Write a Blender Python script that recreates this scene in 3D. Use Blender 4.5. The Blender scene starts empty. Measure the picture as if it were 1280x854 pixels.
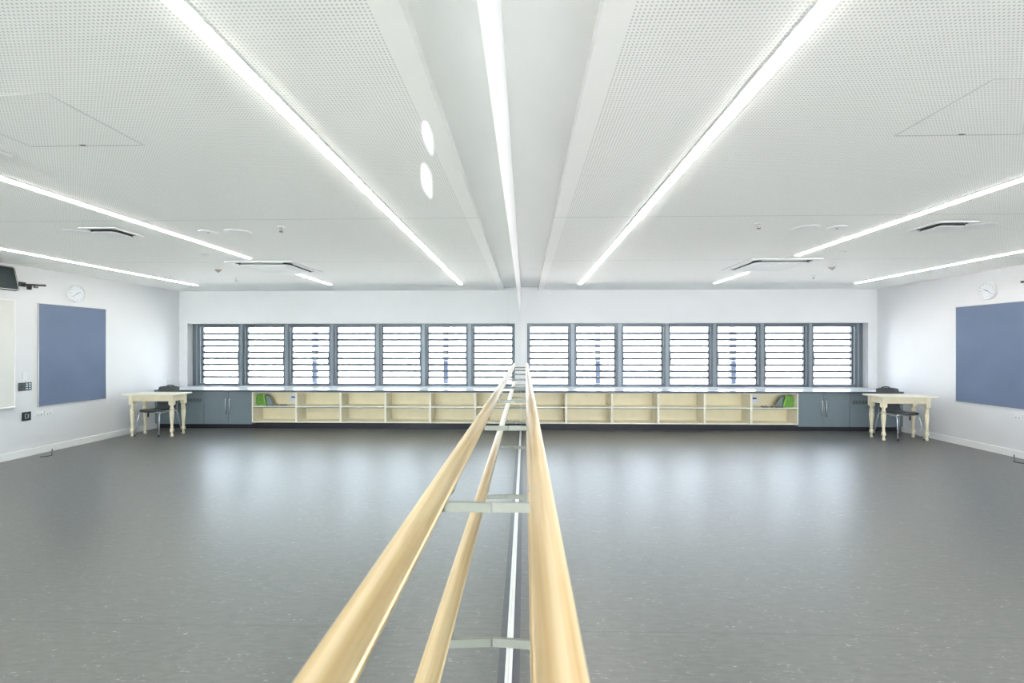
import bpy, math, random
from mathutils import Vector, Matrix
random.seed(7)
SC = bpy.context.scene
COL = SC.collection
PI = math.pi

# ------------------------------------------------------------------ camera, world, exposure
H = 1.55                      # eye height
cam_d = bpy.data.cameras.new('camera')
cam = bpy.data.objects.new('camera', cam_d)
COL.objects.link(cam)
cam.location = (0, 0, H)
cam.rotation_euler = (math.radians(90), 0, 0.0275)
cam_d.sensor_width = 36
cam_d.lens = 582 / 1280 * 36
cam_d.shift_y = 7 / 1280
cam_d.clip_start = 0.01
cam_d.dof.use_dof = True
cam_d.dof.focus_distance = 5.5
cam_d.dof.aperture_fstop = 4.5
SC.camera = cam
SC.view_settings.view_transform = 'Standard'
SC.view_settings.look = 'None'
SC.view_settings.exposure = 1.13
SC.view_settings.gamma = 1
SC.view_settings.use_curve_mapping = False
SKY = 7.0
LED = 11.5
world = bpy.data.worlds.new('overcast_sky')
SC.world = world
world.use_nodes = True
bg = world.node_tree.nodes['Background']
bg.inputs[0].default_value = (0.785, 0.87, 1.0, 1)
bg.inputs[1].default_value = SKY
pl = bpy.data.lights.new('window_portal', 'AREA')
pl.shape = 'RECTANGLE'; pl.size = 6.9; pl.size_y = 1.5
pl.cycles.is_portal = True
po = bpy.data.objects.new('window_portal', pl)
COL.objects.link(po)
po.location = (3.4, 9.72, 1.39); po.rotation_euler = (math.radians(-90), 0, 0)
p2 = bpy.data.lights.new('added_glazing_portal', 'AREA')  # portal for the rear glazing added behind the viewer
p2.shape = 'RECTANGLE'; p2.size = 6.3; p2.size_y = 2.45
p2.cycles.is_portal = True
pq = bpy.data.objects.new('added_glazing_portal', p2)
COL.objects.link(pq)
pq.location = (3.45, -4.9, 1.29); pq.rotation_euler = (math.radians(90), 0, 0)

sn = bpy.data.lights.new('sun', 'SUN'); sn.energy = 60.0; sn.angle = .02; sn.color = (1, .97, .92)
so_ = bpy.data.objects.new('sun', sn); COL.objects.link(so_)
so_.location = (3, -6, 12); so_.rotation_euler = (math.radians(28), 0, math.radians(12))   # from behind the building, onto the pale yard added to bounce daylight inside

# ------------------------------------------------------------------ measures of the room
XM = -0.0765                  # face of the mirror
XW = 6.91                     # right wall
YF = 9.33                     # window wall
YB = -4.6                     # wall behind the viewer
ZC = 2.692                    # ceiling
ZR = 2.755                     # recess along the mirror

# ------------------------------------------------------------------ materials
def mat(name, col, rough=0.5, metal=0.0, spec=0.5, bump=None, noise=None, emit=None):
    m = bpy.data.materials.new(name); m.use_nodes = True
    nt = m.node_tree; b = nt.nodes['Principled BSDF']
    b.inputs['Base Color'].default_value = (*col, 1)
    b.inputs['Roughness'].default_value = rough
    b.inputs['Metallic'].default_value = metal
    b.inputs['Specular IOR Level'].default_value = spec
    tc = nt.nodes.new('ShaderNodeTexCoord')
    if noise:                                   # scale, amount
        n = nt.nodes.new('ShaderNodeTexNoise'); n.inputs['Scale'].default_value = noise[0]
        n.inputs['Detail'].default_value = 6
        nt.links.new(tc.outputs['Object'], n.inputs['Vector'])
        r = nt.nodes.new('ShaderNodeMapRange')
        r.inputs['From Min'].default_value = .3; r.inputs['From Max'].default_value = .7
        r.inputs['To Min'].default_value = 1 - noise[1]; r.inputs['To Max'].default_value = 1 + noise[1]
        nt.links.new(n.outputs['Fac'], r.inputs['Value'])
        v = nt.nodes.new('ShaderNodeVectorMath'); v.operation = 'SCALE'
        v.inputs[0].default_value = col
        nt.links.new(r.outputs[0], v.inputs['Scale'])
        nt.links.new(v.outputs[0], b.inputs['Base Color'])
    if bump:                                    # scale, strength
        n2 = nt.nodes.new('ShaderNodeTexNoise'); n2.inputs['Scale'].default_value = bump[0]
        nt.links.new(tc.outputs['Object'], n2.inputs['Vector'])
        bp = nt.nodes.new('ShaderNodeBump'); bp.inputs['Strength'].default_value = bump[1]
        bp.inputs['Distance'].default_value = .002
        nt.links.new(n2.outputs['Fac'], bp.inputs['Height'])
        nt.links.new(bp.outputs[0], b.inputs['Normal'])
    if emit:
        b.inputs['Emission Color'].default_value = (*emit[0], 1)
        b.inputs['Emission Strength'].default_value = emit[1]
    return m

M = {}
M['wall'] = mat('white_wall_paint', (.76, .762, .768), .6, bump=(120, .05), noise=(3, .01))
M['ceiling_plain'] = mat('white_ceiling_paint', (.90, .91, .89), .7, noise=(3, .01))
M['trim'] = mat('white_satin_trim', (.86, .86, .85), .35, noise=(5, .01))
M['white_plastic'] = mat('white_plastic', (.80, .81, .81), .55, spec=.3, noise=(20, .01))
M['vent_white'] = mat('vent_white_enamel', (.84, .85, .845), .7, spec=.2, noise=(20, .01))
M['offwhite'] = mat('offwhite_board', (.69, .69, .64), .35, noise=(8, .01))
M['frame'] = mat('blue_grey_aluminium', (.12, .145, .168), .4, .1, noise=(30, .04))
M['frame_light'] = mat('blue_grey_post', (.24, .28, .31), .35, .15, noise=(30, .04))
M['rail'] = mat('louvre_edge_grey', (.085, .10, .115), .5, .1, noise=(30, .05))
M['dark'] = mat('dark_handle', (.03, .035, .04), .4, noise=(30, .05))
M['black'] = mat('black_plastic', (.018, .020, .021), .35, noise=(40, .1))
M['screen'] = mat('dark_screen', (.03, .042, .045), .2, noise=(5, .08))
M['cupboard'] = mat('slate_blue_laminate', (.17, .215, .235), .45, noise=(12, .03))
M['kick'] = mat('black_kickboard', (.012, .012, .018), .5, noise=(12, .1))
M['worktop'] = mat('pale_grey_worktop', (.66, .70, .74), .22, noise=(60, .03))
M['worktop_edge'] = mat('grey_worktop_edge', (.10, .12, .13), .5, noise=(60, .05))
M['melamine'] = mat('cream_maple_melamine', (.92, .82, .56), .45, noise=(6, .04))
M['melamine_edge'] = mat('pale_cream_edging', (.92, .87, .72), .4, noise=(6, .02))
M['cream_paint'] = mat('cream_paint', (.84, .75, .54), .4, noise=(12, .05))
M['table_top'] = mat('pale_cream_table_top', (.86, .80, .64), .3, noise=(9, .03))
M['chrome'] = mat('chrome_tube', (.72, .74, .75), .3, .75, noise=(20, .02))
M['steel'] = mat('brushed_steel', (.62, .62, .60), .35, .9, noise=(60, .05))
M['bracket'] = mat('pale_grey_bracket_enamel', (.25, .26, .225), .45, .1, noise=(30, .04))
M['shell'] = mat('charcoal_polypropylene', (.07, .075, .08), .38, bump=(200, .2), noise=(30, .05))
M['grey_plate'] = mat('grey_plate', (.055, .065, .072), .35, noise=(20, .05))
M['button'] = mat('pale_blue_buttons', (.55, .65, .70), .35, noise=(20, .02))
M['green'] = mat('bright_green_plastic', (.12, .29, .035), .4, noise=(14, .25))
M['lime'] = mat('lime_green_edge', (.30, .62, .08), .4, noise=(14, .1))
M['bag_grey'] = mat('grey_blue_card', (.22, .29, .29), .6, noise=(14, .1))
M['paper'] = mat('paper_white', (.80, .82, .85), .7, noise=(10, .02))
M['paper_grey'] = mat('paper_grey', (.38, .38, .34), .7, noise=(10, .1))
M['ink'] = mat('navy_ink', (.05, .06, .18), .6, noise=(10, .02))
M['cable'] = mat('dark_cable', (.04, .045, .06), .5, noise=(10, .02))
M['brown_plastic'] = mat('taupe_plastic', (.42, .37, .32), .5, noise=(10, .05))
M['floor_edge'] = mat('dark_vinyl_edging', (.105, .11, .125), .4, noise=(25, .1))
M['skirt_channel'] = mat('white_metal_channel', (.86, .87, .85), .3, noise=(25, .02))
M['concrete'] = mat('pale_concrete', (.71, .685, .66), .8, noise=(1.5, .06))
M['asphalt'] = mat('worn_grey_asphalt', (.31, .30, .305), .85, noise=(2, .08))
M['post'] = mat('blue_grey_steel_post', (.045, .055, .09), .5, noise=(3, .05))
M['led'] = mat('lit_led_diffuser', (.9, .9, .9), .5, noise=(3, .01), emit=((1.0, .965, .93), LED))
M['alu'] = mat('white_light_housing', (.85, .86, .85), .4, noise=(3, .01))
M['hatch_edge'] = mat('grey_hatch_edge', (.6, .61, .59), .6, noise=(3, .01))
M['cavity'] = mat('dark_vent_cavity', (.03, .033, .03), .6, noise=(3, .05))

def mirror_mat():
    m = bpy.data.materials.new('silvered_mirror'); m.use_nodes = True
    nt = m.node_tree; nt.nodes.clear()
    o = nt.nodes.new('ShaderNodeOutputMaterial'); g = nt.nodes.new('ShaderNodeBsdfGlossy')
    g.inputs['Roughness'].default_value = 0.0
    n = nt.nodes.new('ShaderNodeTexNoise'); n.inputs['Scale'].default_value = .6
    r = nt.nodes.new('ShaderNodeMix'); r.data_type = 'RGBA'
    r.inputs['A'].default_value = (.955, .975, .96, 1); r.inputs['B'].default_value = (.965, .98, .965, 1)
    tc = nt.nodes.new('ShaderNodeTexCoord')
    nt.links.new(tc.outputs['Object'], n.inputs['Vector'])
    nt.links.new(n.outputs['Fac'], r.inputs['Factor'])
    nt.links.new(r.outputs['Result'], g.inputs['Color'])
    nt.links.new(g.outputs[0], o.inputs[0])
    return m
M['mirror'] = mirror_mat()

def glass_mat():
    m = bpy.data.materials.new('clear_louvre_glass'); m.use_nodes = True
    nt = m.node_tree; nt.nodes.clear()
    o = nt.nodes.new('ShaderNodeOutputMaterial')
    t = nt.nodes.new('ShaderNodeBsdfTransparent'); t.inputs[0].default_value = (.97, .985, .98, 1)
    g = nt.nodes.new('ShaderNodeBsdfGlossy'); g.inputs['Roughness'].default_value = .05
    f = nt.nodes.new('ShaderNodeFresnel'); f.inputs['IOR'].default_value = 1.3
    x = nt.nodes.new('ShaderNodeMixShader')
    nt.links.new(f.outputs[0], x.inputs[0]); nt.links.new(t.outputs[0], x.inputs[1])
    nt.links.new(g.outputs[0], x.inputs[2]); nt.links.new(x.outputs[0], o.inputs[0])
    return m
M['glass'] = glass_mat()

def math_node(nt, op, a=None, b=None):
    n = nt.nodes.new('ShaderNodeMath'); n.operation = op
    for i, v in enumerate((a, b)):
        if v is None: continue
        if isinstance(v, (int, float)): n.inputs[i].default_value = v
        else: nt.links.new(v, n.inputs[i])
    return n.outputs[0]

def floor_mat():
    m = bpy.data.materials.new('marbled_grey_linoleum'); m.use_nodes = True
    nt = m.node_tree; b = nt.nodes['Principled BSDF']
    geo = nt.nodes.new('ShaderNodeNewGeometry')
    def noise(scale, sx, sy, detail=5):
        mp = nt.nodes.new('ShaderNodeMapping'); mp.inputs['Scale'].default_value = (sx, sy, 1)
        nt.links.new(geo.outputs['Position'], mp.inputs[0])
        n = nt.nodes.new('ShaderNodeTexNoise'); n.inputs['Scale'].default_value = scale
        n.inputs['Detail'].default_value = detail
        nt.links.new(mp.outputs[0], n.inputs['Vector']); return n.outputs['Fac']
    # base tone, soft streaks across the room
    r1 = nt.nodes.new('ShaderNodeValToRGB')
    r1.color_ramp.elements[0].position = .2; r1.color_ramp.elements[0].color = (.105, .110, .104, 1)
    r1.color_ramp.elements[1].position = .72; r1.color_ramp.elements[1].color = (.150, .156, .147, 1)
    nt.links.new(noise(16, .8, 2.6, 8), r1.inputs[0])
    # pale flecks
    fl = nt.nodes.new('ShaderNodeValToRGB')
    fl.color_ramp.elements[0].position = .615; fl.color_ramp.elements[0].color = (0, 0, 0, 1)
    fl.color_ramp.elements[1].position = .67; fl.color_ramp.elements[1].color = (1, 1, 1, 1)
    nt.links.new(noise(30, 1, 3.4, 4), fl.inputs[0])
    cl = nt.nodes.new('ShaderNodeValToRGB')
    cl.color_ramp.elements[0].position = .47; cl.color_ramp.elements[0].color = (0, 0, 0, 1)
    cl.color_ramp.elements[1].position = .66; cl.color_ramp.elements[1].color = (1, 1, 1, 1)
    nt.links.new(noise(6, 1, 2, 3), cl.inputs[0])
    f = math_node(nt, 'MULTIPLY', fl.outputs[0], cl.outputs[0])
    mx = nt.nodes.new('ShaderNodeMix'); mx.data_type = 'RGBA'
    mx.inputs['B'].default_value = (.40, .40, .36, 1)
    nt.links.new(f, mx.inputs['Factor']); nt.links.new(r1.outputs[0], mx.inputs['A'])
    # welded sheet joint across the room
    sp = nt.nodes.new('ShaderNodeSeparateXYZ'); nt.links.new(geo.outputs['Position'], sp.inputs[0])
    d = math_node(nt, 'ABSOLUTE', math_node(nt, 'SUBTRACT', sp.outputs['Y'], 2.55))
    jn = math_node(nt, 'LESS_THAN', d, .003)
    mj = nt.nodes.new('ShaderNodeMix'); mj.data_type = 'RGBA'
    mj.inputs['B'].default_value = (.03, .03, .03, 1)
    nt.links.new(math_node(nt, 'MULTIPLY', jn, .3), mj.inputs['Factor']); nt.links.new(mx.outputs['Result'], mj.inputs['A'])
    nt.links.new(mj.outputs['Result'], b.inputs['Base Color'])
    b.inputs['Roughness'].default_value = .375
    b.inputs['Specular IOR Level'].default_value = 1.0
    bp = nt.nodes.new('ShaderNodeBump'); bp.inputs['Strength'].default_value = .06
    bp.inputs['Distance'].default_value = .002
    nt.links.new(noise(60, 1, 2, 3), bp.inputs['Height']); nt.links.new(bp.outputs[0], b.inputs['Normal'])
    return m
M['floor'] = floor_mat()

def perforated_mat():
    m = bpy.data.materials.new('perforated_plasterboard'); m.use_nodes = True
    nt = m.node_tree; b = nt.nodes['Principled BSDF']; b.inputs['Roughness'].default_value = .7
    geo = nt.nodes.new('ShaderNodeNewGeometry')
    sp = nt.nodes.new('ShaderNodeSeparateXYZ'); nt.links.new(geo.outputs['Position'], sp.inputs[0])
    P = .0166
    def cell(s):
        return math_node(nt, 'SUBTRACT', math_node(nt, 'FRACT', math_node(nt, 'DIVIDE', s, P)), .5)
    cx, cy = cell(sp.outputs['X']), cell(sp.outputs['Y'])
    rr = math_node(nt, 'ADD', math_node(nt, 'MULTIPLY', cx, cx), math_node(nt, 'MULTIPLY', cy, cy))
    hole = math_node(nt, 'LESS_THAN', rr, .23 ** 2)
    hole = math_node(nt, 'MULTIPLY', hole, math_node(nt, 'GREATER_THAN', sp.outputs['X'], .366))
    # sheet joints
    j = None
    for yy in (4.108, 6.16, 2.05 + .0, 0.0):
        a = math_node(nt, 'LESS_THAN', math_node(nt, 'ABSOLUTE', math_node(nt, 'SUBTRACT', sp.outputs['Y'], yy)), .006)
        if yy in (4.108, 6.16): j = a if j is None else math_node(nt, 'MAXIMUM', j, a)
    mx = nt.nodes.new('ShaderNodeMix'); mx.data_type = 'RGBA'
    mx.inputs['A'].default_value = (.93, .93, .90, 1); mx.inputs['B'].default_value = (.56, .57, .54, 1)
    nt.links.new(hole, mx.inputs['Factor'])
    m2 = nt.nodes.new('ShaderNodeMix'); m2.data_type = 'RGBA'
    m2.inputs['B'].default_value = (.45, .46, .44, 1)
    nt.links.new(math_node(nt, 'MULTIPLY', j, .6), m2.inputs['Factor']); nt.links.new(mx.outputs['Result'], m2.inputs['A'])
    nt.links.new(m2.outputs['Result'], b.inputs['Base Color'])
    return m
M['perforated'] = perforated_mat()

def wood_mat():
    m = bpy.data.materials.new('varnished_ash_wood'); m.use_nodes = True
    nt = m.node_tree; b = nt.nodes['Principled BSDF']
    tc = nt.nodes.new('ShaderNodeTexCoord')
    mp = nt.nodes.new('ShaderNodeMapping'); mp.inputs['Scale'].default_value = (60, 1.1, 60)
    nt.links.new(tc.outputs['Object'], mp.inputs[0])
    n = nt.nodes.new('ShaderNodeTexNoise'); n.inputs['Scale'].default_value = 1.0; n.inputs['Detail'].default_value = 5
    nt.links.new(mp.outputs[0], n.inputs['Vector'])
    r = nt.nodes.new('ShaderNodeValToRGB')
    e = r.color_ramp.elements
    e[0].position = .33; e[0].color = (.40, .27, .12, 1)
    e[1].position = .64; e[1].color = (.60, .475, .29, 1)
    x = e.new(.48); x.color = (.49, .36, .19, 1)
    nt.links.new(n.outputs['Fac'], r.inputs[0]); nt.links.new(r.outputs[0], b.inputs['Base Color'])
    b.inputs['Roughness'].default_value = .42
    b.inputs['Coat Weight'].default_value = .12; b.inputs['Coat Roughness'].default_value = .15
    return m
M['wood'] = wood_mat()

def felt_mat():
    m = bpy.data.materials.new('blue_grey_felt'); m.use_nodes = True
    nt = m.node_tree; b = nt.nodes['Principled BSDF']; b.inputs['Roughness'].default_value = .9
    b.inputs['Specular IOR Level'].default_value = .15
    tc = nt.nodes.new('ShaderNodeTexCoord')
    n = nt.nodes.new('ShaderNodeTexNoise'); n.inputs['Scale'].default_value = 160; n.inputs['Detail'].default_value = 3
    n3 = nt.nodes.new('ShaderNodeTexNoise'); n3.inputs['Scale'].default_value = 2.5
    nt.links.new(tc.outputs['Object'], n.inputs['Vector']); nt.links.new(tc.outputs['Object'], n3.inputs['Vector'])
    r = nt.nodes.new('ShaderNodeValToRGB')
    r.color_ramp.elements[0].position = .25; r.color_ramp.elements[0].color = (.125, .160, .245, 1)
    r.color_ramp.elements[1].position = .75; r.color_ramp.elements[1].color = (.20, .25, .36, 1)
    nt.links.new(math_node(nt, 'ADD', math_node(nt, 'MULTIPLY', n.outputs['Fac'], .75), math_node(nt, 'MULTIPLY', n3.outputs['Fac'], .25)), r.inputs[0])
    nt.links.new(r.outputs[0], b.inputs['Base Color'])
    return m
M['felt'] = felt_mat()

# ------------------------------------------------------------------ mesh builder
class MB:
    def __init__(s): s.v = []; s.f = []; s.sm = []; s.mi = []; s.cur = 0
    def add(s, vs, fs, smooth=False):
        o = len(s.v); s.v += [tuple(x) for x in vs]
        for f in fs: s.f.append(tuple(i + o for i in f)); s.sm.append(smooth); s.mi.append(s.cur)
        return s
    def box(s, x0, x1, y0, y1, z0, z1, mx=None):
        vs = [Vector((x, y, z)) for x in (x0, x1) for y in (y0, y1) for z in (z0, z1)]
        if mx: vs = [mx @ v for v in vs]
        return s.add(vs, [(0, 1, 3, 2), (4, 6, 7, 5), (0, 4, 5, 1), (2, 3, 7, 6), (0, 2, 6, 4), (1, 5, 7, 3)])
    def lathe(s, prof, seg=24, mx=None, cap=True):
        vs = []; n = len(prof)
        for r, z in prof:
            for k in range(seg):
                a = 2 * PI * k / seg; v = Vector((r * math.cos(a), r * math.sin(a), z)); vs.append(mx @ v if mx else v)
        fs = [(i * seg + k, i * seg + (k + 1) % seg, (i + 1) * seg + (k + 1) % seg, (i + 1) * seg + k) for i in range(n - 1) for k in range(seg)]
        s.add(vs, fs, True)
        if cap:
            b = len(s.v) - len(vs)
            s.f.append(tuple(b + k for k in reversed(range(seg)))); s.sm.append(False); s.mi.append(s.cur)
            s.f.append(tuple(b + (n - 1) * seg + k for k in range(seg))); s.sm.append(False); s.mi.append(s.cur)
        return s
    def tube(s, pts, r, seg=12):
        pts = [Vector(p) for p in pts]; vs = []; up = None
        for i, p in enumerate(pts):
            t = (pts[min(i + 1, len(pts) - 1)] - pts[max(i - 1, 0)]).normalized()
            if up is None:
                up = Vector((0, 0, 1)) if abs(t.z) < .9 else Vector((1, 0, 0))
            a = t.cross(up).normalized(); b = a.cross(t).normalized(); up = b
            for k in range(seg):
                q = 2 * PI * k / seg; vs.append(p + a * r * math.cos(q) + b * r * math.sin(q))
        n = len(pts)
        fs = [(i * seg + k, i * seg + (k + 1) % seg, (i + 1) * seg + (k + 1) % seg, (i + 1) * seg + k) for i in range(n - 1) for k in range(seg)]
        s.add(vs, fs, True); b0 = len(s.v) - len(vs)
        s.f.append(tuple(b0 + k for k in reversed(range(seg)))); s.sm.append(False); s.mi.append(s.cur)
        s.f.append(tuple(b0 + (n - 1) * seg + k for k in range(seg))); s.sm.append(False); s.mi.append(s.cur)
        return s
    def prism(s, poly, z0, z1, mx=None):       # polygon in x,y pushed from z0 to z1
        n = len(poly); vs = [Vector((x, y, z0)) for x, y in poly] + [Vector((x, y, z1)) for x, y in poly]
        if mx: vs = [mx @ v for v in vs]
        return s.add(vs, [tuple(reversed(range(n))), tuple(range(n, 2 * n))] + [(i, (i + 1) % n, n + (i + 1) % n, n + i) for i in range(n)])
    def ring(s, outer, inner, z0, z1, mx=None):
        n = len(outer)
        vs = [Vector((*p, z)) for z in (z0, z1) for p in outer] + [Vector((*p, z)) for z in (z0, z1) for p in inner]
        if mx: vs = [mx @ v for v in vs]
        fs = []
        for i in range(n):
            j = (i + 1) % n
            fs += [(i, j, n + j, n + i), (2 * n + j, 2 * n + i, 3 * n + i, 3 * n + j), (j, i, 2 * n + i, 2 * n + j), (n + i, n + j, 3 * n + j, 3 * n + i)]
        return s.add(vs, fs)
    def build(s, name, m, parent=None, bevel=0, loc=None, sub=0):
        me = bpy.data.meshes.new(name); me.from_pydata(s.v, [], s.f)
        for i, p in enumerate(me.polygons): p.use_smooth = s.sm[i]; p.material_index = s.mi[i]
        for k in (m if isinstance(m, (list, tuple)) else [m]): me.materials.append(k)
        me.update()
        import bmesh
        b = bmesh.new(); b.from_mesh(me); bmesh.ops.recalc_face_normals(b, faces=b.faces); b.to_mesh(me); b.free()
        o = bpy.data.objects.new(name, me); COL.objects.link(o)
        if parent: o.parent = parent
        if loc: o.location = loc
        if bevel:
            q = o.modifiers.new('bevel', 'BEVEL'); q.width = bevel; q.segments = 2; q.limit_method = 'ANGLE'; q.angle_limit = math.radians(50)
        if sub:
            q = o.modifiers.new('subsurf', 'SUBSURF'); q.levels = sub; q.render_levels = sub
        return o

def rrect(w, h, r, n=6):
    pts = []
    for cx, cy, a0 in ((w / 2 - r, h / 2 - r, 0), (-w / 2 + r, h / 2 - r, 90), (-w / 2 + r, -h / 2 + r, 180), (w / 2 - r, -h / 2 + r, 270)):
        for k in range(n + 1):
            a = math.radians(a0 + 90 * k / n); pts.append((cx + r * math.cos(a), cy + r * math.sin(a)))
    return pts

def B(*a): return MB().box(*a)
def tag(o, label, cat, group=None):
    o['label'] = label; o['category'] = cat
    if group: o['group'] = group
    return o
def thing(name, label, cat, loc=(0, 0, 0), rz=0, group=None):
    o = bpy.data.objects.new(name, None); COL.objects.link(o)
    o.location = loc; o.rotation_euler = (0, 0, rz); o.empty_display_size = .1
    return tag(o, label, cat, group)
def struct(name, mb, m, parent=None, bevel=0):
    o = mb.build(name, m, parent, bevel)
    if not parent: o['kind'] = 'structure'
    return o
def copy_tree(o, parent=None):
    c = o.copy(); COL.objects.link(c)
    if parent: c.parent = parent
    for ch in list(o.children): copy_tree(ch, c)
    return c

# ------------------------------------------------------------------ the room
struct('floor', B(XM - .25, XW + .2, YB - .2, YF + .35, -.12, 0), M['floor'])
c = MB(); c.box(.262, XW + .2, YB - .2, YF, ZC, ZC + .22)
struct('ceiling', c, M['perforated'])
c = MB(); c.box(XM - .25, .262, YB - .2, YF, ZR, ZR + .157)
struct('ceiling_recess', c, M['ceiling_plain'])
struct('wall_left', B(XM - .25, XM - .006, YB - .2, YF, 0, ZR), M['wall'])
struct('wall_right', B(XW, XW + .2, YB - .2, YF, 0, ZC), M['wall'])
# the wall behind the viewer; its glazing is added to brighten the ceiling
w = MB()
w.box(XM - .006, .35, YB - .2, YB, 0, ZC); w.box(6.55, XW, YB - .2, YB, 0, ZC)
w.box(.35, 6.55, YB - .2, YB, 2.45, ZC); w.box(.35, 6.55, YB - .2, YB, 0, .12)
struct('wall_front', w, M['wall'])
wr = bpy.data.objects.new('window_8', None); COL.objects.link(wr); wr.location = (.35, YB - .12, .12); wr['kind'] = 'structure'
for q in range(4):
    x0_ = 1.55 * q
    MB().ring([(x0_, 0), (x0_ + 1.55, 0), (x0_ + 1.55, 2.33), (x0_, 2.33)], [(x0_ + .05, .05), (x0_ + 1.5, .05), (x0_ + 1.5, 2.28), (x0_ + .05, 2.28)], -.03, .03, Matrix.Rotation(math.radians(90), 4, 'X')).build('window_frame', M['frame'], wr, .003)
    MB().box(x0_ + .05, x0_ + 1.5, -.004, .004, .05, 2.28).build('glass_pane', M['glass'], wr)
# window wall with one long opening
WX0, WX1, WZ0, WZ1 = .045, 6.741, .75, 2.03
w = MB()
w.box(XM - .25, WX0, YF, YF + .35, 0, 2.91)
w.box(WX1, XW + .2, YF, YF + .35, 0, 2.91)
w.box(WX0, WX1, YF, YF + .35, WZ1, 2.91)
w.box(WX0, WX1, YF, YF + .35, 0, WZ0 - .03)
struct('wall_back', w, M['wall'])
# skirting boards
sk = MB(); sk.prism([(XW, 0), (XW - .016, 0), (XW - .016, .094), (XW - .010, .102), (XW, .102)], 0, 1)
me = MB()
for v in sk.v: me.v.append((v[0], YB + v[2] * (8.74 - YB), v[1]))
me.f, me.sm, me.mi = sk.f, sk.sm, sk.mi
struct('baseboard_right', me, M['trim'])
struct('baseboard_left', B(XM, XM + .016, YB, 8.76, 0, .034), M['skirt_channel'], bevel=.002)
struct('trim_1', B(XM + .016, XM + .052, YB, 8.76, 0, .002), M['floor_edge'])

# windows: seven louvre units
PITCH = .9475
def window_unit(k):
    x0 = .096 + PITCH * k; x1 = x0 + .80
    left = WX0 if k == 0 else x0 - .0737
    right = WX1 if k == 6 else x1 + .0738
    root = bpy.data.objects.new('window_%d' % (k + 1), None); COL.objects.link(root)
    root.location = (x0, 9.48, 0); root['kind'] = 'structure'
    f = MB(); L, R = left - x0, right - x0
    f.box(L, 0, 0, .14, WZ0, WZ1); f.box(.8, R, 0, .14, WZ0, WZ1)
    f.box(0, .8, 0, .14, 1.958, WZ1); f.box(0, .8, 0, .14, WZ0, .80)
    f.build('window_frame', M['frame'], root, .002)
    if k < 6:
        MB().box(.845, .905, -.018, .002, WZ0, WZ1).build('mullion_post', M['frame_light'], root, .003)
    else:
        MB().box(.855, .885, -.012, .002, WZ0, WZ1).build('mullion_post', M['frame_light'], root, .003)
    # gallery channels that carry the blades
    for gx in (.0, .782):
        MB().box(gx, gx + .018, .055, .115, .80, 1.958).build('louvre_gallery', M['rail'], root)
    hgt = (1.958 - .80) / 9
    for i in range(9):
        z = .80 + hgt * i
        mx = Matrix.Translation((0, .083, z + hgt / 2)) @ Matrix.Rotation(math.radians(5), 4, 'X')
        MB().box(.018, .782, -.003, .003, -hgt / 2 + .004, hgt / 2 - .002, mx).build('glass_blade', M['glass'], root)
        if i:
            MB().box(.018, .782, .070, .098, z - .023, z + .023).build('blade_rail', M['rail'], root)
    h = MB().box(.0, .016, .0, .05, 1.20, 1.42)
    h.build('lever_handle', M['dark'], root, .003)
for k in range(7): window_unit(k)

# outside
struct('ground', B(-40, 60, YF + .4, 80, -.6, -.5), M['asphalt'])
struct('ground_paving', B(-40, 60, -50, YF + .4, -.6, -.5), M['concrete'])  # unseen pale yard, added so sunlight bounces in through the rear glazing
for i, (x, lab) in enumerate(((1.649, 'blue grey steel post outside the second window from the mirror'),
                              (4.674, 'blue grey steel post outside the fifth window from the mirror'))):
    r = thing('steel_post', lab, 'post', (x, 10.6, -.5), 0, 'posts outside the louvre windows')
    MB().box(-.055, .055, -.055, .055, .02, 4.2).build('shaft', M['post'], r, .006)
    MB().box(-.12, .12, -.12, .12, 0, .02).build('base_plate', M['post'], r, .003)

# ------------------------------------------------------------------ mirror wall
seams = [YB, -3.16, -1.04, .02, 2.14, 3.20, 4.26, 5.32, 6.38, 7.44, 8.50, YF]
ML = ['', 'wide mirror panel farthest behind the viewer', 'narrow mirror panel just behind the viewer',
      'wide mirror panel nearest the viewer, carrying the first barre bracket',
      'mirror panel just past the first mirror seam along the barre', 'third mirror panel along the barre from the viewer',
      'fourth mirror panel along the barre from the viewer', 'fifth mirror panel along the barre from the viewer',
      'sixth mirror panel along the barre from the viewer', 'last full mirror panel before the window wall cupboards',
      'narrow mirror panel in the corner against the window wall']
for i in range(len(seams) - 1):
    if i == 0: continue
    if i < 3: pass
    y0, y1 = seams[i], seams[i + 1]
    zb = .034 if y1 < 8.6 else .765
    o = MB().box(-.006, 0, .0015, y1 - y0 - .0015, zb, 2.11).build('mirror_panel', M['mirror'], loc=(XM, y0, 0))
    tag(o, ML[i], 'mirror', 'frameless mirror panels along the left wall')

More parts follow.
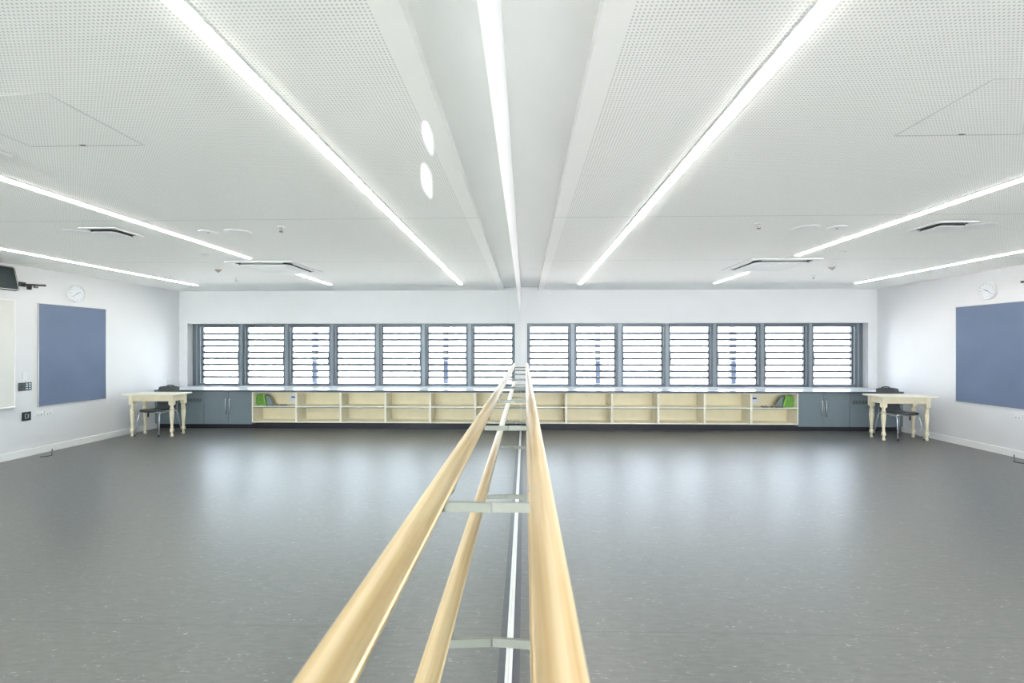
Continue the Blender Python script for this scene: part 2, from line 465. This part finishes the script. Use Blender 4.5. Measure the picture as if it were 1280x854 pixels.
# ------------------------------------------------------------------ barres
def barre(name, x, z, r, y0, y1, label):
    root = thing(name, label, 'barre', (x, y0, z))
    prof = [(r * .8, 0), (r, .004), (r, y1 - y0 - .004), (r * .8, y1 - y0)]
    MB().lathe(prof, 40, Matrix.Rotation(math.radians(-90), 4, 'X')).build('rail', M['wood'], root)
    ys = [-2.10, -1.04, .02] + [1.085 + 1.06 * k for k in range(8)]
    return root, [y for y in ys if y0 < y < y1]
UX, UZ, UR = .0352, 1.2324, .0258
LX, LZ, LR = .0352, .904, .0240
ub, ys = barre('ballet_barre', UX, UZ, UR, -2.4, 8.62, 'upper pale ash ballet barre running along the mirror')
lb, _ = barre('ballet_barre', LX, LZ, LR, -2.4, 8.62, 'lower pale ash ballet barre, beneath the upper one')
def brackets(root, bx, bz, br, armz0, armz1, drop):
    for y in ys:
        o = Vector((bx, -2.4, bz)); dy = y - o.y
        b = MB()
        # flat arm from the mirror to the underside of the barre
        xa = XM + .001 - bx; xe = .010
        za0, za1 = armz0 - bz, armz1 - bz
        vs = [(xa, dy - .004, za0 + drop), (xa, dy - .004, za1 + drop), (xe, dy - .004, za1), (xe, dy - .004, za0),
              (xa, dy + .004, za0 + drop), (xa, dy + .004, za1 + drop), (xe, dy + .004, za1), (xe, dy + .004, za0)]
        b.add(vs, [(0, 1, 2, 3), (7, 6, 5, 4), (0, 4, 5, 1), (1, 5, 6, 2), (2, 6, 7, 3), (3, 7, 4, 0)])
        a = b.build('bracket_arm', M['bracket'], root, .001)
        # cradle under the barre
        pts = []
        for q in range(9):
            t = math.radians(200 + 140 * q / 8); pts.append((math.cos(t) * (br + .0005), math.sin(t) * (br + .0005)))
        for q in range(8, -1, -1):
            t = math.radians(200 + 140 * q / 8); pts.append((math.cos(t) * (br + .0035), math.sin(t) * (br + .0035)))
        n = len(pts); vs = [(p[0], dy - .02, p[1]) for p in pts] + [(p[0], dy + .02, p[1]) for p in pts]
        cr = MB().add(vs, [tuple(range(n)), tuple(reversed(range(n, 2 * n)))] + [(i, (i + 1) % n, n + (i + 1) % n, n + i) for i in range(n)])
        cr.box(-.003, .010, dy - .004, dy + .004, za0, -br)
        cr.build('cradle', M['bracket'], a)
brackets(ub, UX, UZ, UR, 1.165, 1.188, 0)
brackets(lb, LX, LZ, LR, .846, .866, .006)

# two small white marks flat on the mirror near the viewer
for (y0, y1, z0, z1, lab) in ((.351, .383, 1.706, 1.724, 'upper of two small white marks high on the nearest mirror'),
                              (.347, .379, 1.669, 1.690, 'lower of two small white marks high on the nearest mirror')):
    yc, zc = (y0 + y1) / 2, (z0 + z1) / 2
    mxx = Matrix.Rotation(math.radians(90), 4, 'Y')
    o = MB().prism(rrect(z1 - z0, y1 - y0, .008), 0, .0006, mxx).build('mark', M['paper'], loc=(XM, yc, zc))
    tag(o, lab, 'mark', 'white marks on the mirror')

# ------------------------------------------------------------------ ceiling lights
def strip(x, y0, y1, label):
    r = thing('ceiling_light', label, 'light', (x, y0, ZC), 0, 'white linear ceiling lights')
    L = y1 - y0
    h = MB(); h.box(-.036, -.029, 0, L, -.006, .0); h.box(.029, .036, 0, L, -.006, .0); h.box(-.029, .029, 0, .006, -.006, 0); h.box(-.029, .029, L - .006, L, -.006, 0)
    h.build('housing', M['alu'], r)
    prof = [(-.029, 0), (-.029, -.009), (-.022, -.014), (.022, -.014), (.029, -.009), (.029, 0)]
    n = len(prof)
    vs = [(p[0], .006, p[1]) for p in prof] + [(p[0], L - .006, p[1]) for p in prof]
    MB().add(vs, [tuple(range(n)), tuple(reversed(range(n, 2 * n)))] + [(i, (i + 1) % n, n + (i + 1) % n, n + i) for i in range(n)]).build('diffuser', M['led'], r)
strip(1.0, -1.6, 8.39, 'long lit strip light in the ceiling nearest the mirror')
strip(3.365, -1.6, 5.86, 'long lit strip light ending at the square air conditioning panel')
strip(3.38, 7.16, 8.37, 'short lit strip light between air conditioning panel and windows')
strip(5.88, -1.6, 8.42, 'long lit strip light in the ceiling nearest the pinboard wall')

# ------------------------------------------------------------------ ceiling fittings
def cassette(name, x, y, s, label, cat, sc=1.0, group=None):
    r = thing(name, label, cat, (x, y, ZC), 0, group)
    O = rrect(s, s, .012 * sc, 6)
    G1 = rrect(s * .86, s * .86, .10 * s, 6); G2 = rrect(s * .77, s * .77, .085 * s, 6); G3 = rrect(s * .56, s * .56, .02 * s, 6); G4 = rrect(s * .54, s * .54, .02 * s, 6)
    MB().ring(O, G1, -.016 * sc, 0).build('outer_panel', M['vent_white'], r, .003 * sc)
    a_ = MB().prism(G1, -.004 * sc, 0); a_.prism(rrect(s * .78, s * .78, .09 * s, 6), -.031 * sc, -.004 * sc)
    a_.build('air_slot', M['cavity'], r)
    MB().prism(G2, -.040 * sc, -.031 * sc).build('inner_panel', M['vent_white'], r, .002 * sc)
    g = MB()
    n = 14; w = s * .54
    for k in range(n):
        yy = -w / 2 + w * (k + .5) / n
        g.box(-w / 2, w / 2, yy - w / n * .3, yy + w / n * .3, -.046 * sc, -.040 * sc)
    g.ring(G3, G4, -.047 * sc, -.040 * sc)
    g.build('grille', M['vent_white'], r)
    # swinging vanes, one a side, turned a little down
    for q in range(4):
        mx = Matrix.Rotation(q * PI / 2, 4, 'Z') @ Matrix.Translation((0, s * .412, -.014 * sc)) @ Matrix.Rotation(math.radians(28), 4, 'X')
        MB().box(-s * .31, s * .31, -s * .010, s * .010, -.0015, .0015, mx).build('vane', M['vent_white'], r)
    return r
cassette('air_conditioner', 3.37, 6.52, .92, 'square white air conditioning panel between two strip lights', 'air conditioner', 1, 'ceiling air conditioning panels')
cassette('air_conditioner', 3.345, 2.23, .92, 'square white air conditioning panel seen only in the mirror, at its far left edge', 'air conditioner', 1, 'ceiling air conditioning panels')
# small tilted-flap diffuser
r = thing('ceiling_vent', 'small square white ceiling vent with a dark slot, above the right side', 'vent', (3.93, 4.50, ZC))
MB().ring(rrect(.36, .36, .01), rrect(.29, .29, .05), -.010, 0).build('outer_panel', M['vent_white'], r, .002)
v_ = MB().prism(rrect(.29, .29, .05), -.004, 0); v_.prism(rrect(.25, .25, .045), -.028, -.004)
v_.build('air_slot', M['cavity'], r)
MB().prism(rrect(.245, .245, .04), -.034, -.028).build('inner_panel', M['vent_white'], r, .002)

def disc_speaker(x, y, rad, label, cat, name, dot, dep=.01, m='vent_white'):
    r = thing(name, label, cat, (x, y, ZC))
    MB().lathe([(rad, 0), (rad, -dep * .5), (rad * .96, -dep), (rad * .82, -dep)], 40).build('rim', M[m], r)
    MB().lathe([(rad * .82, -dep * .2), (rad * .8, -dep * .8)], 40).build('face', M['white_plastic'], r)
    if dot: MB().lathe([(rad * .14, -dep * .8), (rad * .12, -dep * 1.2)], 16).build('sensor', M['grey_plate'], r)
disc_speaker(2.685, 4.535, .122, 'larger white round ceiling speaker left of the middle strip light', 'speaker', 'ceiling_speaker', False)
disc_speaker(2.975, 4.52, .084, 'smaller white round ceiling fitting with a dark centre beside the speaker', 'sensor', 'ceiling_sensor', True)
disc_speaker(4.29, 4.51, .112, 'faint flush round ceiling speaker right of the small vent', 'speaker', 'ceiling_speaker', False, .004)
disc_speaker(3.80, 5.64, .05, 'small low white disc on the ceiling behind the speakers', 'sensor', 'ceiling_sensor', True, .008)
def sprinkler(x, y, label):
    r = thing('fire_sprinkler', label, 'sprinkler', (x, y, ZC), 0, 'ceiling sprinklers')
    MB().lathe([(.038, 0), (.036, -.006), (.018, -.010)], 20).build('rosette', M['white_plastic'], r)
    MB().lathe([(.010, -.010), (.010, -.030), (.006, -.034), (.006, -.048)], 12).build('stem', M['steel'], r)
    b = MB()
    for s_ in (-1, 1): b.tube([(s_ * .008, 0, -.028), (s_ * .014, 0, -.038), (s_ * .004, 0, -.050)], .002, 6)
    b.lathe([(.018, -.050), (.017, -.053), (.004, -.053)], 12)
    b.build('deflector', M['grey_plate'], r)
sprinkler(2.155, 4.35, 'small fire sprinkler on the ceiling left of the round speaker')
sprinkler(4.60, 7.55, 'small fire sprinkler near the window wall, beyond the smoke detector')
sprinkler(5.13, 4.50, 'small fire sprinkler seen only in the mirror, near its left edge')
r = thing('smoke_detector', 'taupe cone shaped smoke detector right of the air conditioning panel', 'smoke detector', (4.32, 6.67, ZC))
MB().lathe([(.055, 0), (.054, -.012), (.05, -.016)], 28).build('base', M['white_plastic'], r)
MB().lathe([(.046, -.016), (.034, -.034), (.016, -.046)], 28).build('head', M['brown_plastic'], r)
MB().lathe([(.012, -.046), (.008, -.054)], 16).build('sensor', M['grey_plate'], r)
# access hatch
r = thing('ceiling_hatch', 'square perforated access hatch at the upper right of the ceiling', 'hatch', (2.325, 2.305, ZC))
MB().ring([(-.33, -.27), (.33, -.27), (.33, .27), (-.33, .27)], [(-.322, -.262), (.322, -.262), (.322, .262), (-.322, .262)], -.0012, 0).build('frame', M['hatch_edge'], r)
MB().box(-.32, .32, -.26, .26, -.0015, 0).build('panel', M['perforated'], r)
MB().box(.0, .03, .25, .26, -.004, -.0015).build('latch', M['grey_plate'], r)

# small white fitting at the top of the window wall near the mirror
r = thing('wall_bracket', 'small white bracket at the top of the window wall near the mirror', 'bracket', (.49, YF, 2.60))
MB().box(-.035, .035, -.006, 0, 0, .07).build('plate', M['white_plastic'], r, .002)
MB().box(-.02, .02, -.05, -.006, .02, .05).build('lug', M['white_plastic'], r, .003)

# ------------------------------------------------------------------ cupboards, shelving and worktop on the window wall
YC = 8.70
r = thing('worktop', 'long pale grey worktop under the louvre windows', 'worktop', (XM, YC, .70))
LW = XW - XM
MB().box(0.001, LW, -.012, YF - YC, .004, .035).build('top', M['worktop'], r, .002)
MB().box(0.001, LW, -.014, -.012, -.004, .034).build('front_edge', M['worktop_edge'], r)
MB().box(WX0 - XM, WX1 - XM, YF - YC, 9.48 - YC, .02, .05).build('window_sill', M['worktop'], r)
BW = (5.027 - XM) / 6
BL = ['open cream shelf unit at the mirror end of the row', 'second open cream shelf unit from the mirror', 'third open cream shelf unit from the mirror',
      'fourth open cream shelf unit from the mirror', 'fifth open cream shelf unit from the mirror, empty beside the one with a green item',
      'open cream shelf unit holding a green item, next to the grey cupboard']
def shelf_unit(k):
    x0 = XM + BW * k
    r = thing('shelf_unit', BL[k], 'shelf unit', (x0 + .001, YC, .12), 0, 'open shelf units under the windows')
    W = BW - .002; D = .36; T = .018; HT = .576
    for xa in (0, W - T):
        MB().box(xa, xa + T, 0, D, 0, HT).build('side_panel', M['melamine_edge'], r, .001)
    MB().box(T, W - T, 0, D, 0, T).build('bottom_panel', M['melamine_edge'], r, .001)
    MB().box(T, W - T, 0, D, HT - .012, HT).build('top_panel', M['melamine_edge'], r, .001)
    MB().box(T, W - T, D - .008, D, T, HT - .012).build('back_panel', M['melamine'], r)
    MB().box(T, W - T, .004, D - .008, .292, .310).build('shelf', M['melamine_edge'], r, .001)
    MB().box(T, W - T, .008, .03, .278, .292).build('shadow_gap_strip', M['cupboard'], r)  # dark strip standing in for the shadow gap under the shelf
for k in range(6): shelf_unit(k)
o = MB().box(XM + .02, 4.99, YC + .05, YC + .065, 0, .119).build('kickboard', M['kick'])
tag(o, 'long black kickboard recessed under the open cream shelves', 'kickboard')
o = MB().box(4.995, XW - .001, YC + .06, YC + .075, 0, .084).build('kickboard', M['kick'])
tag(o, 'black kickboard recessed under the grey cupboards in the corner', 'kickboard')

def bar_handle(parent, x, z0, z1):
    h = MB(); h.tube([(x, -.032, z0), (x, -.032, z1)], .006, 10)
    for z in (z0 + .02, z1 - .02): h.tube([(x, -.032, z), (x, .0, z)], .004, 8)
    h.build('handle', M['chrome'], parent)
def cupboard(x0, x1, split, label, vent):
    r = thing('cupboard', label, 'cupboard', (x0, YC, .085), 0, 'slate grey corner cupboards')
    W = x1 - x0; HT = .61
    b = MB(); b.box(.001, W - .001, .02, YF - YC - .02, 0, HT)
    b.build('body', M['cupboard'], r)
    s = split - x0
    for i, (a, c_) in enumerate(((.002, s - .0015), (s + .0015, W - .002))):
        d = MB(); d.box(a, c_, 0, .019, .0, HT - .004)
        dd = d.build('door', M['cupboard'], r, .001)
        if vent and i == 0:
            v = MB()
            for q in range(10):
                xx = .055 + .030 * q; v.box(xx, xx + .013, -.0012, .002, .42, .485)
            v.build('vent_slots', M['dark'], dd)
            bar_handle(dd, c_ - .04, .19, .49)
        elif vent: bar_handle(dd, a + .04, .19, .49)
        else: bar_handle(dd, (c_ - .036) if i == 0 else (a + .036), .19, .49)
    if not vent:
        MB().lathe([(.011, 0), (.011, -.004), (.006, -.006)], 16, Matrix.Translation((s + .016, 0, .555)) @ Matrix.Rotation(math.radians(-90), 4, 'X') @ Matrix.Scale(-1, 4, (0, 0, 1))).build('lock', M['chrome'], r)
cupboard(5.028, 5.954, 5.480, 'slate grey double cupboard with two bar handles beside the open shelves', False)
cupboard(5.956, 6.908, 6.41, 'slate grey cupboard with slotted vent in the corner, behind the table', True)

# things on the shelf
SH = .12 + .310
r = thing('plastic_folder', 'bright green folder leaning in the end of the open shelf', 'folder', (4.915, YC + .12, SH))
mx = Matrix.Rotation(math.radians(-4), 4, 'Y')
pl_ = [(-.10, 0), (.085, .0), (.10, .06), (.10, .15), (.06, .205), (-.03, .225), (-.05, .215), (-.10, .08)]
MB().prism([(p[0], p[1]) for p in pl_], -.012, .012, Matrix.Rotation(math.radians(90), 4, 'X')).build('cover', M['green'], r, .004)
MB().prism([(-.104, .0), (-.088, 0), (-.04, .215), (-.052, .225)], -.016, .016, Matrix.Rotation(math.radians(90), 4, 'X')).build('spine', M['lime'], r, .003)
o = MB().prism([(-.12, 0), (.10, 0), (.07, .15), (.02, .185), (-.02, .17)], -.01, .01, Matrix.Rotation(math.radians(90), 4, 'X')).build('card_folder', M['bag_grey'], bevel=.003, loc=(4.80, YC + .16, SH))
tag(o, 'grey blue pointed card folder propped beside the green one', 'folder')
r = thing('notice', 'white notice with a dark blue bar on the back of the end shelf', 'notice', (4.385, YC + .3515, SH + .035))
MB().box(-.09, .09, -.001, .0, 0, .16).build('sheet', M['paper'], r)
MB().box(-.065, .055, -.0022, -.001, .085, .115).build('printed_bar', M['ink'], r)
def sheet(x, y, w, d, rz, label):
    n = 8; vs = []; fs = []
    for i in range(n + 1):
        for j in range(3):
            u = i / n - .5; v = j / 2 - .5
            z = .012 + .006 * math.sin(i * 1.7 + j) + .006 * abs(math.sin(i * .9 + j * 2))
            vs.append((u * w, v * d, z))
    for i in range(n):
        for j in range(2): fs.append((i * 3 + j, (i + 1) * 3 + j, (i + 1) * 3 + j + 1, i * 3 + j + 1))
    nb = len(vs); vs += [(a, b, c_ - .006) for a, b, c_ in vs]
    fs += [tuple(reversed([q + nb for q in f])) for f in fs]
    zmin = min(v[2] for v in vs); vs = [(a, b, c_ - zmin) for a, b, c_ in vs]
    o = MB().add(vs, fs).build('crumpled_paper', M['paper_grey'], loc=(x, y, SH)); o.rotation_euler.z = rz
    tag(o, label, 'paper', 'papers on the end shelf')
sheet(4.66, YC + .10, .24, .16, .1, 'crumpled grey paper lying beside the grey blue folder')
sheet(4.46, YC + .11, .13, .14, -.2, 'smaller crumpled paper lying in front of the white notice')

# ------------------------------------------------------------------ table
r = thing('wooden_table', 'small cream painted table with turned legs in the right corner', 'table', (6.31, 8.02, 0))
def top_poly(w, d, rr): return rrect(w, d, rr)
MB().prism(rrect(.90, .475, .02), .716, .74, Matrix.Translation((0, .008, 0))).build('table_top', M['table_top'], r, .005)
lx0, lx1, ly0, ly1 = -.365, .335, -.135, .135
ap = MB(); ap.box(lx0, lx1, ly0 - .03, ly0 - .01, .615, .716); ap.box(lx0, lx1, ly1 + .01, ly1 + .03, .615, .716)
ap.box(lx0 - .03, lx0 - .01, ly0, ly1, .615, .716); ap.box(lx1 + .01, lx1 + .03, ly0, ly1, .615, .716)
ap.build('apron', M['cream_paint'], r, .002)
prof = [(.012, 0), (.020, .006), (.024, .022), (.022, .040), (.015, .056), (.014, .066), (.022, .078), (.031, .096), (.033, .112), (.029, .132),
        (.019, .150), (.017, .160), (.026, .168), (.027, .176), (.018, .184), (.017, .192), (.020, .210), (.027, .28), (.033, .36), (.036, .41),
        (.033, .432), (.024, .440), (.024, .446), (.037, .452), (.038, .462), (.026, .470), (.026, .480), (.036, .490), (.024, .502), (.022, .520), (.030, .540), (.035, .553), (.036, .556)]
for lx in (lx0, lx1):
    for ly in (ly0, ly1):
        m_ = MB(); m_.lathe(prof, 24, Matrix.Translation((lx, ly, 0)))
        m_.box(lx - .036, lx + .036, ly - .036, ly + .036, .553, .716)
        m_.build('leg', M['cream_paint'], r, .002)

# ------------------------------------------------------------------ chair
r = thing('stacking_chair', 'charcoal plastic stacking chair with chrome legs tucked behind the table', 'chair', (6.385, 8.14, 0), math.radians(4))
# local: faces -y.  profile of the shell from the seat front to the top of the back
prof = [(-.215, .405), (-.19, .432), (-.10, .430), (.0, .420), (.09, .415), (.15, .428), (.185, .475), (.20, .56), (.225, .70), (.25, .815), (.256, .838)]
hw = [.17, .195, .205, .21, .205, .195, .19, .20, .21, .212, .200]
nc = 9; vs = []
for (y, z), w_ in zip(prof, hw):
    i = len(vs) // nc
    for k in range(nc):
        t = k / (nc - 1) * 2 - 1
        lift = .022 * abs(t) ** 3
        yy = y - (lift * 1.1 if i > 6 else 0); zz = z + (lift if i <= 6 else 0)
        if i >= 9: zz -= .008 * t * t * (i - 8)
        vs.append((t * w_, yy, zz))
fs = [(i * nc + k, i * nc + k + 1, (i + 1) * nc + k + 1, (i + 1) * nc + k) for i in range(len(prof) - 1) for k in range(nc - 1)]
sh = MB().add(vs, fs, True)
so = sh.build('seat_shell', M['shell'], r)
q = so.modifiers.new('solid', 'SOLIDIFY'); q.thickness = .007; q.offset = 0
q = so.modifiers.new('sub', 'SUBSURF'); q.levels = 1; q.render_levels = 2
# hand hold roll at the top of the back
MB().tube([(-.075, .256, .832), (-.05, .257, .846), (-.02, .257, .850), (.02, .257, .850), (.05, .257, .846), (.075, .256, .832)], .009, 10).build('hand_grip', M['shell'], r)
def bend(a, b, c_, rr, n=5):
    a, b, c_ = Vector(a), Vector(b), Vector(c_); p = b + (a - b).normalized() * rr; q_ = b + (c_ - b).normalized() * rr
    return [p * (1 - t) ** 2 + b * 2 * t * (1 - t) + q_ * t * t for t in [i / n for i in range(n + 1)]]
for sx in (-1, 1):
    for fr, nm in ((-1, 'leg'), (1, 'leg')):
        foot = (sx * .228, fr * .245 - .0, .012); knee = (sx * .19, fr * .185, .402); mid = (sx * .19, 0, .402)
        m_ = MB(); m_.tube([foot] + bend(foot, knee, mid, .05) + [mid], .0095, 10)
        lg = m_.build('leg', M['chrome'], r)
        MB().lathe([(.013, 0), (.013, .022), (.010, .026)], 12, Matrix.Translation((foot[0], foot[1], 0))).build('rubber_foot', M['black'], lg)
cb = MB()
for yy in (-.13, .12): cb.tube([(-.19, yy, .402), (.19, yy, .402)], .008, 8)
cb.build('cross_bar', M['chrome'], r)

# ------------------------------------------------------------------ right wall fittings
def wallbox(name, y, z, w_, h_, t, m, label, cat, bevel=.002):
    o = MB().box(-t, 0, -w_ / 2, w_ / 2, -h_ / 2, h_ / 2).build(name, m, loc=(XW, y, z), bevel=bevel)
    return tag(o, label, cat)
r = thing('pinboard', 'large blue grey felt pinboard on the right wall', 'pinboard', (XW, 7.10, 1.437))
MB().box(-.018, 0, -.54, .54, -.748, .748).build('felt_panel', M['felt'], r, .002)
fr = MB(); Hh, Ww, t_ = .752, .544, .005
fr.box(-.021, 0, -Ww, -Ww + t_, -Hh, Hh); fr.box(-.021, 0, Ww - t_, Ww, -Hh, Hh); fr.box(-.021, 0, -Ww, Ww, -Hh, -Hh + t_); fr.box(-.021, 0, -Ww, Ww, Hh - t_, Hh)
fr.build('frame', M['steel'], r)
r = thing('whiteboard', 'off white writing board on the wall left of the pinboard in the mirror', 'whiteboard', (XW, 5.34, 1.455))
MB().box(-.02, 0, -.895, .895, -.735, .735).build('panel', M['offwhite'], r, .003)
f_ = MB(); f_.box(-.026, 0, -.905, -.893, -.747, .747); f_.box(-.026, 0, .893, .905, -.747, .747); f_.box(-.026, 0, -.905, .905, .733, .747); f_.box(-.026, 0, -.905, .905, -.747, -.733)
f_.build('frame', M['trim'], r, .002)
MB().box(-.07, -.02, -.80, .88, -.735, -.722).build('pen_tray', M['trim'], r, .003)
# clock
r = thing('wall_clock', 'round white wall clock above the pinboard', 'clock', (XW, 7.12, 2.39))
RX = Matrix.Rotation(math.radians(-90), 4, 'Y')
MB().lathe([(.13, 0), (.135, .01), (.135, .045), (.128, .052), (.120, .052), (.118, .040)], 48, RX, cap=False).build('rim', M['white_plastic'], r)
MB().lathe([(.119, .004), (.119, .038)], 48, RX).build('face', M['paper'], r)
tk = MB()
for k in range(12):
    mx = RX @ Matrix.Rotation(k * PI / 6, 4, 'Z') @ Matrix.Translation((.098, 0, .0385))
    tk.box(-.010 if k % 3 else -.014, .010, -.0025, .0025, 0, .0008, mx)
tk.build('hour_marks', M['paper_grey'], r)
for ln, ang, w_ in ((.060, 62, .005), (.088, -128, .0035)):
    MB().box(-.012, ln, -w_ / 2, w_ / 2, .0395, .041, RX @ Matrix.Rotation(math.radians(ang), 4, 'Z')).build('clock_hand', M['grey_plate'], r)
MB().lathe([(.007, .039), (.006, .044)], 12, RX).build('hub', M['grey_plate'], r)

# tilted screen over the whiteboard
r = thing('wall_screen', 'dark rounded screen tilted downwards above the whiteboard', 'screen', (XW, 5.79, 2.47))
T = Matrix.Translation((-.215, 0, 0)) @ Matrix.Rotation(math.radians(13), 4, 'Y') @ Matrix.Rotation(math.radians(-90), 4, 'Y')
MB().prism(rrect(.335, .62, .035), -.035, .0, T).build('casing', M['black'], r, .004)
MB().prism(rrect(.300, .58, .025), .0, .002, T).build('screen', M['screen'], r)
MB().ring(rrect(.318, .598, .030), rrect(.306, .586, .026), .0, .003, T).build('bezel_line', M['steel'], r)
mt = MB(); mt.box(-.012, 0, -.08, .08, -.08, .08); mt.tube([(-.012, 0, 0), (-.18, 0, .0)], .018, 12)
mt.build('wall_mount', M['black'], r, .002)
# black swing arm
r = thing('swing_arm', 'black folded swing arm bracket on the wall beside the tilted screen', 'bracket', (XW, 6.35, 2.43))
MB().box(-.012, 0, -.045, .045, -.03, .035).build('wall_plate', M['black'], r, .003)
d = Vector((-.215, .125, .002)); L_ = d.length; ax = math.atan2(d.y, d.x)
AM = Matrix.Rotation(ax, 4, 'Z')
MB().box(.008, L_, -.014, .014, -.014, .014, AM).build('arm', M['black'], r, .003)
MB().lathe([(.026, 0), (.030, -.012), (.026, -.050), (.015, -.058)], 20, AM @ Matrix.Translation((.075, 0, -.012))).build('pivot_knob', M['black'], r)
MB().box(.12, .165, -.012, .012, -.042, -.012, AM).build('clamp_block', M['black'], r, .002)

# switches and sockets
r = thing('light_switch', 'small white wall switch above the grey keypad', 'switch', (XW, 6.385, 1.14))
MB().box(-.010, 0, -.035, .035, -.055, .055).build('plate', M['white_plastic'], r, .003)
MB().box(-.014, -.010, -.008, .008, -.014, .014).build('rocker', M['white_plastic'], r, .001)
r = thing('control_keypad', 'dark grey control keypad with rows of pale buttons', 'keypad', (XW, 6.386, .992))
MB().box(-.012, 0, -.085, .085, -.058, .058).build('plate', M['grey_plate'], r, .003)
for a in range(2):
    for b_ in range(3):
        MB().box(-.015, -.012, .005 + a * .04, .030 + a * .04, -.040 + b_ * .032, -.022 + b_ * .032).build('button', M['button'], r, .001)
MB().lathe([(.014, 0.012), (.013, .018)], 16, Matrix.Translation((0, -.05, 0)) @ RX).build('knob', M['black'], r)
r = thing('socket_plate', 'black square connection plate below the grey keypad', 'socket', (XW, 6.404, .570))
MB().box(-.012, 0, -.058, .058, -.062, .062).build('plate', M['black'], r, .003)
MB().ring(rrect(.06, .05, .006), rrect(.05, .04, .005), .012, .014, RX).build('connector_frame', M['button'], r)
MB().box(-.016, -.012, .010, .026, -.012, .010).build('connector', M['steel'], r)
def double_socket(y, z, label, n=2):
    r = thing('power_socket', label, 'socket', (XW, y, z), 0, 'white power sockets on the right wall')
    MB().box(-.009, 0, -.052 if n == 1 else -.060, .052 if n == 1 else .060, -.036, .036).build('plate', M['white_plastic'], r, .003)
    for s_ in (-1, 1):
        MB().box(-.013, -.009, s_ * .022 - .009, s_ * .022 + .009, .008, .024).build('rocker', M['white_plastic'], r, .001)
        MB().box(-.0100, -.009, s_ * .022 - .009, s_ * .022 + .009, -.022, -.004).build('pin_holes', M['paper_grey'], r)
double_socket(6.583, .575, 'white double power socket under the pinboard, nearer the black plate')
double_socket(6.715, .572, 'white double power socket under the pinboard, farther from the black plate')
double_socket(8.223, .294, 'white double power socket low on the wall behind the table')
r = thing('data_socket', 'dark grey square socket low on the wall behind the chair', 'socket', (XW, 8.514, .285))
MB().box(-.012, 0, -.04, .04, -.045, .045).build('plate', M['grey_plate'], r, .003)
MB().box(-.014, -.012, -.018, .018, -.014, .014).build('port', M['black'], r)
r = thing('light_switch', 'small white wall plate above the worktop corner, behind the chair back', 'switch', (XW, 9.055, .865))
MB().box(-.010, 0, -.04, .04, -.055, .055).build('plate', M['white_plastic'], r, .003)
MB().box(-.013, -.010, -.008, .008, -.012, .012).build('rocker', M['white_plastic'], r, .001)
# floor cable by the right wall
o = MB().tube([(6.885, 6.745, .035), (6.885, 6.745, .008), (6.83, 6.69, .005), (6.70, 6.56, .005), (6.60, 6.47, .005), (6.60, 6.40, .005), (6.66, 6.36, .005)], .005, 8).build('floor_cable', M['cable'])
tag(o, 'thin dark cable lying on the floor by the right wall', 'cable')
